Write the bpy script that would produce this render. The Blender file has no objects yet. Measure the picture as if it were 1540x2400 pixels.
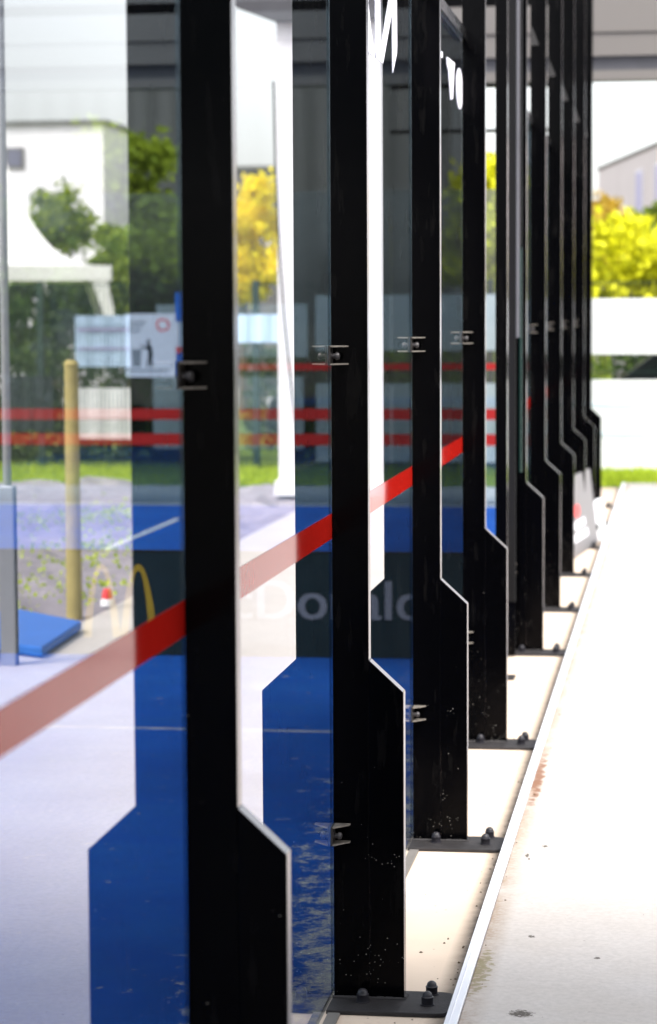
import bpy, bmesh, math, random
from mathutils import Vector, Matrix
R = math.radians
random.seed(7)
S = bpy.context.scene
COL = S.collection

# ------------------------------------------------------------------ camera
cam = bpy.data.cameras.new('camera')
co = bpy.data.objects.new('camera', cam)
COL.objects.link(co)
rt = Vector((0.99020147, 0.13955465, -0.00505433))
up = Vector((-0.00629185, 0.08074202, 0.99671517))
bk = Vector((0.13950434, -0.98691703, 0.08082892))
co.matrix_world = Matrix(((rt.x, up.x, bk.x, 0.9180437), (rt.y, up.y, bk.y, 0.0),
                          (rt.z, up.z, bk.z, 1.86996582), (0, 0, 0, 1)))
cam.lens = 85.0
cam.sensor_width = 85.0 * 2400 / 5819.945
cam.sensor_fit = 'AUTO'
cam.clip_start = 0.1
cam.clip_end = 2000
cam.dof.use_dof = True
cam.dof.focus_distance = 7.1
cam.dof.aperture_fstop = 3.6
cam.dof.aperture_blades = 9
S.camera = co

# ------------------------------------------------------------------ sky, sun, exposure
SUN_EL, SUN_AZ = R(50), R(132)          # azimuth measured from +Y towards +X
w = bpy.data.worlds.new('World')
S.world = w
w.use_nodes = True
nt = w.node_tree
bg = nt.nodes['Background']
sky = nt.nodes.new('ShaderNodeTexSky')
sky.sky_type = 'NISHITA'
sky.sun_disc = False
sky.sun_elevation = SUN_EL
sky.sun_rotation = SUN_AZ
sky.air_density = 1.0
sky.dust_density = 3.0
sky.ozone_density = 1.0
hs = nt.nodes.new('ShaderNodeHueSaturation')
hs.inputs['Saturation'].default_value = 0.25
nt.links.new(sky.outputs[0], hs.inputs['Color'])
nt.links.new(hs.outputs[0], bg.inputs[0])
bg.inputs[1].default_value = 0.15
sl = bpy.data.lights.new('sun', 'SUN')
sl.energy = 1.6
sl.angle = R(22)
sl.color = (1, 0.95, 0.88)
so = bpy.data.objects.new('sun', sl)
COL.objects.link(so)
sd = Vector((math.sin(SUN_AZ) * math.cos(SUN_EL), math.cos(SUN_AZ) * math.cos(SUN_EL), math.sin(SUN_EL)))
so.rotation_euler = sd.to_track_quat('Z', 'Y').to_euler()
so.location = (10, 10, 30)
S.view_settings.view_transform = 'Standard'
S.view_settings.look = 'None'
S.view_settings.gamma = 1
S.view_settings.exposure = 1.75
try:
    S.cycles.max_bounces = 16
    S.cycles.glossy_bounces = 10
    S.cycles.transparent_max_bounces = 24
    S.cycles.transmission_bounces = 12
    S.cycles.diffuse_bounces = 4
    S.cycles.sample_clamp_indirect = 8
except Exception:
    pass

# ------------------------------------------------------------------ materials
class NT:
    def __init__(s, name):
        s.m = bpy.data.materials.new(name)
        s.m.use_nodes = True
        s.t = s.m.node_tree
        s.p = s.t.nodes['Principled BSDF']
        s.out = s.t.nodes['Material Output']
    def n(s, typ, **kw):
        o = s.t.nodes.new(typ)
        for k, v in kw.items():
            setattr(o, k, v)
        return o
    def l(s, a, b):
        s.t.links.new(a, b)
    def val(s, sock, v):
        if hasattr(v, 'is_linked') or hasattr(v, 'links'):
            s.l(v, sock)
        else:
            sock.default_value = v
    def noise(s, scale, detail=4, rough=0.55, vec=None, stretch=None):
        o = s.n('ShaderNodeTexNoise')
        o.inputs['Scale'].default_value = scale
        o.inputs['Detail'].default_value = detail
        o.inputs['Roughness'].default_value = rough
        tc = vec if vec is not None else s.coord()
        if stretch:
            mp = s.n('ShaderNodeMapping')
            mp.inputs['Scale'].default_value = stretch
            s.l(tc, mp.inputs[0])
            tc = mp.outputs[0]
        s.l(tc, o.inputs['Vector'])
        return o.outputs['Fac']
    def coord(s):
        if not hasattr(s, '_g'):
            s._g = s.n('ShaderNodeNewGeometry')
        return s._g.outputs['Position']
    def ramp(s, fac, stops):
        o = s.n('ShaderNodeValToRGB')
        e = o.color_ramp.elements
        while len(e) < len(stops):
            e.new(0.5)
        for el, (p, c) in zip(e, stops):
            el.position = p
            el.color = (c if hasattr(c, '__len__') else (c, c, c)) + (1,) if hasattr(c, '__len__') else (c, c, c, 1)
        s.l(fac, o.inputs[0])
        return o.outputs[0]
    def mix(s, fac, a, b, blend='MIX'):
        o = s.n('ShaderNodeMix', data_type='RGBA', blend_type=blend)
        s.val(o.inputs[0], fac)
        for sk, v in ((o.inputs[6], a), (o.inputs[7], b)):
            if hasattr(v, 'links'):
                s.l(v, sk)
            else:
                sk.default_value = tuple(v) + (1,)
        return o.outputs[2]
    def math(s, op, a, b=0.0):
        o = s.n('ShaderNodeMath', operation=op)
        s.val(o.inputs[0], a)
        s.val(o.inputs[1], b)
        return o.outputs[0]
    def sep(s):
        if not hasattr(s, '_s'):
            s._s = s.n('ShaderNodeSeparateXYZ')
            s.l(s.coord(), s._s.inputs[0])
        return s._s.outputs
    def bump(s, h, strength=0.3, dist=0.01):
        o = s.n('ShaderNodeBump')
        o.inputs['Strength'].default_value = strength
        o.inputs['Distance'].default_value = dist
        s.l(h, o.inputs['Height'])
        s.l(o.outputs[0], s.p.inputs['Normal'])
    def base(s, c):
        if hasattr(c, 'links'):
            s.l(c, s.p.inputs['Base Color'])
        else:
            s.p.inputs['Base Color'].default_value = tuple(c) + (1,)
    def set(s, rough=0.5, spec=0.5, metal=0.0):
        s.p.inputs['Roughness'].default_value = rough
        s.p.inputs['Specular IOR Level'].default_value = spec
        s.p.inputs['Metallic'].default_value = metal

def mat(name, c, rough=0.6, spec=0.4, metal=0.0, var=0.18, scale=6.0, bump=0.0):
    a = NT(name)
    a.set(rough, spec, metal)
    f = a.noise(scale, 5)
    a.base(a.mix(f, [x * (1 - var) for x in c], [min(1, x * (1 + var)) for x in c]))
    if bump:
        a.bump(a.noise(scale * 8, 4), bump)
    return a.m

def m_black():
    a = NT('black_steel_paint')
    a.set(0.5, 0.0)
    v = a.n('ShaderNodeTexVoronoi')
    v.inputs['Scale'].default_value = 95
    a.l(a.coord(), v.inputs['Vector'])
    near = a.ramp(v.outputs['Distance'], [(0.07, 1.0), (0.14, 0.0)])
    sx = a.sep()
    low = a.n('ShaderNodeMapRange')
    low.inputs[1].default_value = 0.0
    low.inputs[2].default_value = 0.75
    low.inputs[3].default_value = 0.50
    low.inputs[4].default_value = 0.71
    a.l(sx[2], low.inputs[0])
    msk = a.math('GREATER_THAN', a.noise(17, 3), low.outputs[0])
    sp = a.math('MULTIPLY', near, msk)
    smear = a.ramp(a.noise(9, 6, 0.6, stretch=(3, 3, 0.5)), [(0.58, 0.0), (0.8, 0.05)])
    c = a.mix(smear, (0.0006, 0.0006, 0.0009), (0.12, 0.11, 0.10))
    a.base(a.mix(sp, c, (0.30, 0.28, 0.25)))
    # lacquer: almost nothing head-on, mirror-like towards grazing
    ge = a.n('ShaderNodeNewGeometry')
    dt = a.n('ShaderNodeVectorMath', operation='DOT_PRODUCT')
    a.l(ge.outputs['Normal'], dt.inputs[0])
    a.l(ge.outputs['Incoming'], dt.inputs[1])
    c1 = a.math('SUBTRACT', 1.0, a.math('ABSOLUTE', dt.outputs['Value']))
    f = a.math('ADD', a.math('MULTIPLY', a.math('POWER', c1, 4.0), 0.96), 0.0045)
    g = a.n('ShaderNodeBsdfGlossy')
    g.inputs['Color'].default_value = (0.92, 0.90, 0.92, 1)
    a.l(a.ramp(a.noise(30, 4), [(0.3, 0.12), (0.8, 0.20)]), g.inputs['Roughness'])
    mx = a.n('ShaderNodeMixShader')
    a.l(f, mx.inputs[0])
    a.l(a.p.outputs[0], mx.inputs[1])
    a.l(g.outputs[0], mx.inputs[2])
    a.l(mx.outputs[0], a.out.inputs[0])
    return a.m

def m_glass():
    a = NT('toughened_glass')
    t = a.n('ShaderNodeBsdfTransparent')
    t.inputs[0].default_value = (0.68, 0.745, 0.785, 1)
    g = a.n('ShaderNodeBsdfGlossy')
    g.inputs['Roughness'].default_value = 0.0
    g.inputs[0].default_value = (1, 1, 1, 1)
    fr = a.n('ShaderNodeFresnel')
    ge = a.n('ShaderNodeNewGeometry')
    ior = a.n('ShaderNodeMapRange')
    ior.inputs[1].default_value = 0
    ior.inputs[2].default_value = 1
    ior.inputs[3].default_value = 1.68
    ior.inputs[4].default_value = 1 / 1.68
    a.l(ge.outputs['Backfacing'], ior.inputs[0])
    a.l(ior.outputs[0], fr.inputs[0])
    mx = a.n('ShaderNodeMixShader')
    # both faces of the pane together, met where the ray enters the glass
    tot = a.math('DIVIDE', a.math('MULTIPLY', fr.outputs[0], 2.0), a.math('ADD', fr.outputs[0], 1.0))
    tot = a.math('MULTIPLY', tot, a.math('SUBTRACT', 1.0, ge.outputs['Backfacing']))
    a.l(tot, mx.inputs[0])
    a.l(t.outputs[0], mx.inputs[1])
    a.l(g.outputs[0], mx.inputs[2])
    # a thin film of dust, in soft vertical runs
    d = a.n('ShaderNodeBsdfDiffuse')
    d.inputs[0].default_value = (0.5, 0.5, 0.48, 1)
    run = a.ramp(a.noise(5.0, 6, 0.65, stretch=(4, 5, 0.35)), [(0.45, 0.0), (0.85, 0.010)])
    fine = a.ramp(a.noise(160, 2), [(0.74, 0.0), (0.80, 0.02)])
    mark = a.math('MULTIPLY', a.ramp(a.noise(60, 2, 0.5, stretch=(1, 1, 0.10)), [(0.70, 0.0), (0.76, 0.10)]), a.ramp(a.noise(2.3, 3), [(0.5, 0.0), (0.62, 1.0)]))
    dust = a.math('ADD', a.math('ADD', run, fine), mark)
    m2 = a.n('ShaderNodeMixShader')
    a.l(dust, m2.inputs[0])
    a.l(mx.outputs[0], m2.inputs[1])
    a.l(d.outputs[0], m2.inputs[2])
    a.l(m2.outputs[0], a.out.inputs[0])
    return a.m

def ellipse_mask(a, x, y, rx, ry, nz=0.35, sc=120):
    sx = a.sep()
    dx = a.math('DIVIDE', a.math('SUBTRACT', sx[0], x), rx)
    dy = a.math('DIVIDE', a.math('SUBTRACT', sx[1], y), ry)
    d = a.math('ADD', a.math('MULTIPLY', dx, dx), a.math('MULTIPLY', dy, dy))
    d = a.math('ADD', d, a.math('MULTIPLY', a.math('SUBTRACT', a.noise(sc, 5), 0.5), nz * 4))
    return a.ramp(d, [(0.55, 1.0), (1.0, 0.0)])

def m_slab():
    a = NT('pale_concrete')
    a.set(0.55, 0.5)
    f = a.noise(1.3, 6, 0.6)
    c = a.mix(f, (0.445, 0.41, 0.385), (0.555, 0.515, 0.485))
    g = a.ramp(a.noise(55, 6, 0.75), [(0.3, 0.78), (0.62, 1.0)])
    c = a.mix(1.0, c, g, 'MULTIPLY')
    c = a.mix(a.ramp(a.noise(0.9, 7, 0.65), [(0.42, 0.0), (0.72, 0.42)]), c, (0.33, 0.275, 0.22))
    v = a.n('ShaderNodeTexVoronoi')
    v.inputs['Scale'].default_value = 21
    wob = a.n('ShaderNodeVectorMath', operation='ADD')
    nz = a.n('ShaderNodeTexNoise')
    nz.inputs['Scale'].default_value = 55
    a.l(a.coord(), nz.inputs['Vector'])
    sc_ = a.n('ShaderNodeVectorMath', operation='SCALE')
    sc_.inputs['Scale'].default_value = 0.03
    a.l(nz.outputs['Color'], sc_.inputs[0])
    a.l(a.coord(), wob.inputs[0])
    a.l(sc_.outputs[0], wob.inputs[1])
    a.l(wob.outputs[0], v.inputs['Vector'])
    dots = a.math('MULTIPLY', a.ramp(v.outputs['Distance'], [(0.035, 1.0), (0.07, 0.0)]),
                  a.math('GREATER_THAN', a.noise(3.1, 2), 0.5))
    c = a.mix(a.math('MULTIPLY', dots, 0.7), c, (0.12, 0.09, 0.07))
    # rust and moss along the metal edging
    sx = a.sep()
    ed = a.n('ShaderNodeMapRange')
    ed.inputs[1].default_value = 0.365
    ed.inputs[2].default_value = 0.440
    ed.inputs[3].default_value = 1
    ed.inputs[4].default_value = 0
    a.l(sx[0], ed.inputs[0])
    st = a.math('MULTIPLY', ed.outputs[0], a.ramp(a.noise(3.2, 6, 0.7, stretch=(1, 1.0, 1)), [(0.28, 0.0), (0.52, 1.0)]))
    st = a.math('MULTIPLY', st, a.ramp(a.noise(60, 5, 0.75), [(0.3, 0.25), (0.6, 1.0)]))
    c = a.mix(a.math('MULTIPLY', st, 0.9), c, (0.20, 0.115, 0.045))
    ms = ellipse_mask(a, 0.384, 6.72, 0.024, 0.20, 2.2, 42)
    c = a.mix(a.math('MULTIPLY', ms, 0.65), c, (0.15, 0.125, 0.025))
    ru = ellipse_mask(a, 0.385, 9.6, 0.022, 0.5, 1.7, 26)
    c = a.mix(a.math('MULTIPLY', ru, 0.9), c, (0.16, 0.06, 0.02))
    for (x, y, rx, ry) in PITS:
        c = a.mix(ellipse_mask(a, x, y, rx, ry, 1.1, 150), c, a.ramp(a.noise(260, 3), [(0.35, (0.012, 0.009, 0.006)), (0.65, (0.09, 0.065, 0.04))]))
    a.base(c)
    a.bump(a.noise(70, 6, 0.7), 0.12, 0.004)
    return a.m
PITS = [(0.5215, 6.32, 0.034, 0.034), (0.419, 6.14, 0.017, 0.018), (0.502, 7.12, 0.012, 0.014), (0.475, 8.35, 0.010, 0.018), (0.425, 8.2, 0.007, 0.030), (0.70, 6.9, 0.009, 0.012)]

def m_ledge():
    a = NT('beige_screed')
    a.set(0.8, 0.2)
    c = a.mix(a.noise(2.2, 6, 0.6), (0.50, 0.395, 0.31), (0.64, 0.53, 0.425))
    v = a.n('ShaderNodeTexVoronoi')
    v.inputs['Scale'].default_value = 22
    a.l(a.coord(), v.inputs['Vector'])
    dots = a.math('MULTIPLY', a.ramp(v.outputs['Distance'], [(0.05, 1.0), (0.10, 0.0)]),
                  a.math('GREATER_THAN', a.noise(4.1, 2), 0.5))
    c = a.mix(a.math('MULTIPLY', dots, 0.8), c, (0.10, 0.08, 0.06))
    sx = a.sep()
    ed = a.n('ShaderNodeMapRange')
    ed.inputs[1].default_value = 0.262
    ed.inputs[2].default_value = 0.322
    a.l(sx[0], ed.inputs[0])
    dirt_and_shade = a.math('MULTIPLY', ed.outputs[0], a.ramp(a.noise(14, 5, 0.7), [(0.2, 0.6), (0.6, 1.0)]))  # dirt together with painted contact shade, darkening towards the edging
    c = a.mix(dirt_and_shade, c, (0.03, 0.024, 0.018))
    a.base(c)
    a.bump(a.noise(60, 6, 0.7), 0.2, 0.005)
    return a.m

def m_court():
    a = NT('blue_court_turf')
    a.set(0.9, 0.15)
    c = a.mix(a.noise(1.1, 6, 0.6), (0.005, 0.060, 0.29), (0.008, 0.085, 0.40))
    c = a.mix(a.ramp(a.noise(4.5, 8, 0.75, stretch=(0.6, 1, 1)), [(0.42, 0.0), (0.78, 0.5)]), c, (0.020, 0.125, 0.33))
    c = a.mix(a.ramp(a.noise(0.7, 5, 0.6), [(0.4, 0.0), (0.7, 0.45)]), c, (0.003, 0.035, 0.20))
    sx = a.sep()
    nearw = a.n('ShaderNodeMapRange')      # sand drifts up against the glass
    nearw.inputs[1].default_value = -0.60
    nearw.inputs[2].default_value = -0.03
    nearw.inputs[3].default_value = 0.125
    nearw.inputs[4].default_value = -0.07
    a.l(sx[0], nearw.inputs[0])
    s = a.math('SUBTRACT', a.noise(10.0, 10, 0.78, stretch=(1.0, 0.8, 1)), nearw.outputs[0])
    sand = a.math('MULTIPLY', a.ramp(s, [(0.48, 0.0), (0.60, 1.0)]), a.ramp(a.noise(190, 4, 0.7), [(0.3, 0.15), (0.58, 1.0)]))
    # a seam with sand lying in it
    dy = a.math('ABSOLUTE', a.math('SUBTRACT', sx[1], 10.82))
    seam = a.math('MULTIPLY', a.ramp(dy, [(0.015, 1.0), (0.05, 0.0)]), a.ramp(a.noise(7, 5, 0.7), [(0.35, 0.1), (0.6, 0.8)]))
    sand = a.math('MAXIMUM', sand, a.math('MULTIPLY', seam, 0.6))
    a.base(a.mix(sand, c, (0.62, 0.52, 0.40)))
    a.bump(a.noise(220, 3), 0.3, 0.004)
    return a.m

def m_leaf(name, dark, lite, trans=0.35):
    a = NT(name)
    g = a.n('ShaderNodeNewGeometry')
    r = a.n('ShaderNodeValToRGB')
    r.color_ramp.elements[0].color = tuple(dark) + (1,)
    r.color_ramp.elements[1].color = tuple(lite) + (1,)
    a.l(g.outputs['Random Per Island'], r.inputs[0])
    a.p.inputs['Roughness'].default_value = 0.6
    a.p.inputs['Specular IOR Level'].default_value = 0.2
    a.l(r.outputs[0], a.p.inputs['Base Color'])
    tr = a.n('ShaderNodeBsdfTranslucent')
    a.l(r.outputs[0], tr.inputs[0])
    mx = a.n('ShaderNodeMixShader')
    mx.inputs[0].default_value = trans
    a.l(a.p.outputs[0], mx.inputs[1])
    a.l(tr.outputs[0], mx.inputs[2])
    a.l(mx.outputs[0], a.out.inputs[0])
    return a.m

def m_corrugated(name, c, period=0.25):
    a = NT(name)
    a.set(0.5, 0.4)
    wv = a.n('ShaderNodeTexWave', wave_type='BANDS', bands_direction='X')
    wv.inputs['Scale'].default_value = 0.314 / period * 1.0
    a.l(a.coord(), wv.inputs['Vector'])
    f = a.noise(0.8, 5)
    a.base(a.mix(f, [x * 0.85 for x in c], [x * 1.1 for x in c]))
    a.bump(wv.outputs['Fac'], 0.8, 0.04)
    return a.m

M = {}
M['black'] = m_black()
M['glass'] = m_glass()
M['slab'] = m_slab()
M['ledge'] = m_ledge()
M['court'] = m_court()
M['tape'] = mat('red_tape', (0.37, 0.010, 0.006), 0.06, 0.08, var=0.10, scale=20)
M['tapefar'] = mat('red_tape_matt', (0.42, 0.012, 0.008), 0.5, 0.3, var=0.12, scale=20)
M['letter'] = mat('white_vinyl', (0.74, 0.72, 0.80), 0.5, 0.3, var=0.04)
M['plate'] = mat('dusty_base_plate', (0.022, 0.020, 0.021), 0.6, 0.25, var=0.7, scale=26, bump=0.25)
M['cap'] = mat('black_plastic_cap', (0.014, 0.013, 0.017), 0.42, 0.35, var=0.5, scale=50)
M['clip'] = mat('worn_bracket_steel', (0.13, 0.115, 0.10), 0.5, 0.4, 0.2, var=0.9, scale=70)
M['clipdark'] = mat('dark_bracket_steel', (0.02, 0.018, 0.017), 0.4, 0.4, var=0.7, scale=70)
M['boltm'] = mat('dull_bolt_steel', (0.035, 0.032, 0.034), 0.4, 0.4, 0.2, var=0.5, scale=80)
M['edging'] = mat('white_edging_metal', (0.74, 0.75, 0.80), 0.4, 0.5, var=0.06, scale=12)
M['rail'] = mat('grey_rail', (0.13, 0.12, 0.11), 0.6, 0.4, var=0.3, scale=20)
M['net'] = mat('dark_banner_cloth', (0.010, 0.022, 0.026), 0.8, 0.2, var=0.35, scale=7)
M['arch'] = mat('yellow_print', (0.36, 0.21, 0.02), 0.7, 0.2, var=0.1)
M['print'] = mat('pale_print', (0.21, 0.20, 0.225), 0.8, 0.2, var=0.12, scale=14)
M['line'] = mat('white_court_line', (0.62, 0.62, 0.60), 0.9, 0.1, var=0.2, scale=9)
M['cord'] = mat('black_cord', (0.02, 0.02, 0.02), 0.8, 0.2)
M['trim'] = mat('dull_gate_trim', (0.10, 0.098, 0.108), 0.45, 0.3, var=0.2)
M['grey'] = mat('grey_gate_metal', (0.0045, 0.0043, 0.0047), 0.55, 0.15, var=0.15)
M['alu'] = mat('brushed_aluminium', (0.36, 0.37, 0.40), 0.35, 0.5, 0.7, var=0.08)
M['glassedge'] = mat('green_glass_edge', (0.0015, 0.017, 0.013), 0.3, 0.3)
M['fence'] = mat('dark_green_fence', (0.012, 0.035, 0.028), 0.5, 0.4)
M['banner'] = mat('white_banner', (0.80, 0.81, 0.83), 0.6, 0.3, var=0.04, scale=3)
M['bannerb'] = mat('pale_blue_banner', (0.45, 0.60, 0.80), 0.6, 0.3, var=0.1, scale=3)
M['bannerd'] = mat('dark_banner', (0.012, 0.022, 0.024), 0.6, 0.3, var=0.3)
M['faint'] = mat('faint_cyan_print', (0.66, 0.78, 0.86), 0.6, 0.3, var=0.05)
M['fascia'] = mat('beige_fascia', (0.13, 0.12, 0.113), 0.6, 0.3, var=0.07, scale=0.8)
M['fasciad'] = mat('dark_gutter', (0.06, 0.06, 0.07), 0.5, 0.4, var=0.35, scale=3)
M['soffit'] = mat('soffit_grey', (0.22, 0.20, 0.19), 0.7, 0.3, var=0.1)
M['render'] = mat('white_render', (0.70, 0.69, 0.72), 0.8, 0.2, var=0.08, scale=2.5, bump=0.1)
M['greywall'] = m_corrugated('grey_cladding', (0.13, 0.12, 0.115), 0.5)
M['whitewall'] = mat('white_cladding', (0.86, 0.85, 0.89), 0.5, 0.4, var=0.04, scale=0.4)
M['pinkwall'] = m_corrugated('pinkish_cladding', (0.62, 0.55, 0.54), 0.8)
M['window'] = mat('window_glass', (0.10, 0.10, 0.17), 0.1, 0.6, var=0.2)
M['lilac'] = mat('lilac_panel', (0.36, 0.33, 0.56), 0.4, 0.5, var=0.15)
M['roofedge'] = mat('dark_roof_edge', (0.10, 0.10, 0.09), 0.6, 0.3)
M['tent'] = mat('white_tent_cloth', (0.82, 0.81, 0.80), 0.7, 0.2, var=0.05, scale=1.5)
M['timber'] = mat('ochre_timber', (0.33, 0.27, 0.10), 0.8, 0.2, var=0.35, scale=8)
M['mat'] = mat('blue_mat_vinyl', (0.018, 0.12, 0.46), 0.5, 0.3, var=0.12, scale=5)
M['matd'] = mat('painted_mat_shadow', (0.01, 0.012, 0.02), 0.8, 0.2)
M['signg'] = mat('grey_sign_board', (0.15, 0.145, 0.15), 0.5, 0.3, var=0.08, scale=5)
M['signw'] = mat('white_sign_board', (0.62, 0.62, 0.66), 0.5, 0.3, var=0.04)
M['signr'] = mat('red_print', (0.62, 0.05, 0.05), 0.5, 0.3, var=0.1)
M['ink'] = mat('black_ink', (0.008, 0.014, 0.012), 0.6, 0.2)
M['inkg'] = mat('grey_ink', (0.22, 0.24, 0.26), 0.6, 0.2)
M['poster'] = mat('dark_poster', (0.05, 0.055, 0.06), 0.6, 0.3, var=0.6, scale=9)
M['bark'] = mat('bark', (0.12, 0.09, 0.06), 0.9, 0.1, var=0.4, scale=9, bump=0.5)
M['paint'] = mat('black_car_paint', (0.004, 0.004, 0.005), 0.35, 0.12)
M['carglass'] = mat('dark_car_glass', (0.004, 0.005, 0.006), 0.3, 0.1)
M['tyre'] = mat('tyre_rubber', (0.015, 0.015, 0.016), 0.8, 0.2)
M['rim'] = mat('wheel_rim', (0.45, 0.45, 0.46), 0.35, 0.5, 0.8)
M['lamp'] = mat('headlight_glass', (0.7, 0.7, 0.72), 0.1, 0.6)
M['ground'] = mat('earth', (0.20, 0.18, 0.15), 0.95, 0.1, var=0.35, scale=0.6)
M['apron'] = mat('pale_apron', (0.46, 0.45, 0.43), 0.85, 0.2, var=0.12, scale=1.5)
M['turf'] = mat('grass_ground', (0.10, 0.15, 0.025), 0.95, 0.1, var=0.35, scale=2.5)
M['blade'] = m_leaf('grass_blades', (0.26, 0.36, 0.02), (0.55, 0.66, 0.05), 0.4)
M['gravel'] = mat('rough_stony_ground', (0.25, 0.225, 0.25), 0.95, 0.1, var=0.45, scale=4, bump=0.8)
M['crumb'] = mat('brown_crumbs', (0.07, 0.05, 0.035), 0.9, 0.1, var=0.5, scale=40)
L = {}
L['lime'] = m_leaf('lime_leaves', (0.36, 0.37, 0.01), (0.85, 0.82, 0.03), 0.45)
L['yellow'] = m_leaf('yellow_leaves', (0.88, 0.72, 0.01), (0.96, 0.88, 0.03), 0.45)
L['olive'] = m_leaf('olive_orange_leaves', (0.30, 0.21, 0.03), (0.66, 0.46, 0.06), 0.4)
L['green'] = m_leaf('green_leaves', (0.05, 0.10, 0.012), (0.30, 0.38, 0.04), 0.4)
L['spring'] = m_leaf('spring_leaves', (0.20, 0.26, 0.02), (0.55, 0.62, 0.06), 0.45)
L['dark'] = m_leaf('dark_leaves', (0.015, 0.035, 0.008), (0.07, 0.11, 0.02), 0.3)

# ------------------------------------------------------------------ helpers
class MB:
    def __init__(s):
        s.v = []
        s.f = []
    def add(s, vs, fs):
        b = len(s.v)
        s.v += [tuple(v) for v in vs]
        s.f += [tuple(i + b for i in f) for f in fs]
        return s
    def box(s, x0, x1, y0, y1, z0, z1):
        return s.add([(x0, y0, z0), (x1, y0, z0), (x1, y1, z0), (x0, y1, z0), (x0, y0, z1), (x1, y0, z1), (x1, y1, z1), (x0, y1, z1)],
                     [(0, 3, 2, 1), (4, 5, 6, 7), (0, 1, 5, 4), (1, 2, 6, 5), (2, 3, 7, 6), (3, 0, 4, 7)])
    def prism(s, pts, axis, a, b):
        """closed polygon pts extruded along axis from a to b"""
        n = len(pts)
        def mk(p, q):
            return {'y': (p[0], q, p[1]), 'x': (q, p[0], p[1]), 'z': (p[0], p[1], q)}[axis]
        vs = [mk(p, a) for p in pts] + [mk(p, b) for p in pts]
        fs = [tuple(range(n)), tuple(range(2 * n - 1, n - 1, -1))]
        fs += [(i, i + n, (i + 1) % n + n, (i + 1) % n) for i in range(n)]
        return s.add(vs, fs)
    def tube(s, p0, p1, r0, r1=None, n=12, cap=True):
        p0, p1 = Vector(p0), Vector(p1)
        r1 = r0 if r1 is None else r1
        d = (p1 - p0).normalized()
        a = d.orthogonal().normalized()
        b = d.cross(a)
        vs = []
        for p, r in ((p0, r0), (p1, r1)):
            for i in range(n):
                t = 2 * math.pi * i / n
                vs.append(p + a * r * math.cos(t) + b * r * math.sin(t))
        fs = [(i, (i + 1) % n, (i + 1) % n + n, i + n) for i in range(n)]
        if cap:
            fs += [tuple(range(n - 1, -1, -1)), tuple(range(n, 2 * n))]
        return s.add(vs, fs)
    def path(s, pts, r, n=8):
        for a, b in zip(pts, pts[1:]):
            s.tube(a, b, r, n=n)
        return s
    def lathe(s, prof, o, ax='z', n=20):
        vs = []
        for (r, h) in prof:
            for i in range(n):
                t = 2 * math.pi * i / n
                c, q = r * math.cos(t), r * math.sin(t)
                vs.append((o[0] + c, o[1] + q, o[2] + h) if ax == 'z' else (o[0] + h, o[1] + c, o[2] + q) if ax == 'x' else (o[0] + c, o[1] + h, o[2] + q))
        fs = []
        for k in range(len(prof) - 1):
            for i in range(n):
                j = (i + 1) % n
                fs.append((k * n + i, k * n + j, (k + 1) * n + j, (k + 1) * n + i))
        fs += [tuple(range(n - 1, -1, -1)), tuple(range((len(prof) - 1) * n, len(prof) * n))]
        return s.add(vs, fs)
    def leafquad(s, c, size, d=None):
        a = Vector((random.gauss(0, 1), random.gauss(0, 1), random.gauss(0, 1))).normalized()
        b = a.orthogonal().normalized()
        b.rotate(Matrix.Rotation(random.random() * 6.28, 3, a))
        a2 = a.cross(b)
        w_, l_ = size * random.uniform(0.3, 0.5), size * random.uniform(0.7, 1.2)
        c = Vector(c)
        s.add([c - b * w_ * 0.2 - a2 * l_ * 0.5, c + b * w_, c + a2 * l_ * 0.5, c - b * w_], [(0, 1, 2, 3)])
    def build(s, name, m, parent=None, bevel=0.0, smooth=False, loc=None, fix=True):
        me = bpy.data.meshes.new(name)
        me.from_pydata(s.v, [], s.f)
        if fix:
            b = bmesh.new()
            b.from_mesh(me)
            bmesh.ops.recalc_face_normals(b, faces=b.faces)
            b.to_mesh(me)
            b.free()
        me.materials.append(m)
        if smooth:
            for p in me.polygons:
                p.use_smooth = True
        o = bpy.data.objects.new(name, me)
        COL.objects.link(o)
        if parent:
            o.parent = parent
        if loc:
            o.location = loc
        if bevel:
            md = o.modifiers.new('bevel', 'BEVEL')
            md.width = bevel
            md.segments = 2
            md.limit_method = 'ANGLE'
        if smooth:
            try:
                md = o.modifiers.new('es', 'EDGE_SPLIT')
                md.split_angle = R(40)
            except Exception:
                pass
        return o

def tag(o, label, cat, group=None):
    o['label'] = label
    o['category'] = cat
    if group:
        o['group'] = group
    return o
def struct(o):
    o['kind'] = 'structure'
    return o
def thing(name, loc, label, cat, group=None, rz=0.0):
    e = bpy.data.objects.new(name, None)
    COL.objects.link(e)
    e.location = loc
    e.rotation_euler = (0, 0, rz)
    e.empty_display_size = 0.2
    return tag(e, label, cat, group)
def copy_tree(o, parent=None):
    c = o.copy()
    COL.objects.link(c)
    if parent:
        c.parent = parent
    for ch in list(o.children):
        copy_tree(ch, c)
    return c

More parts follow.
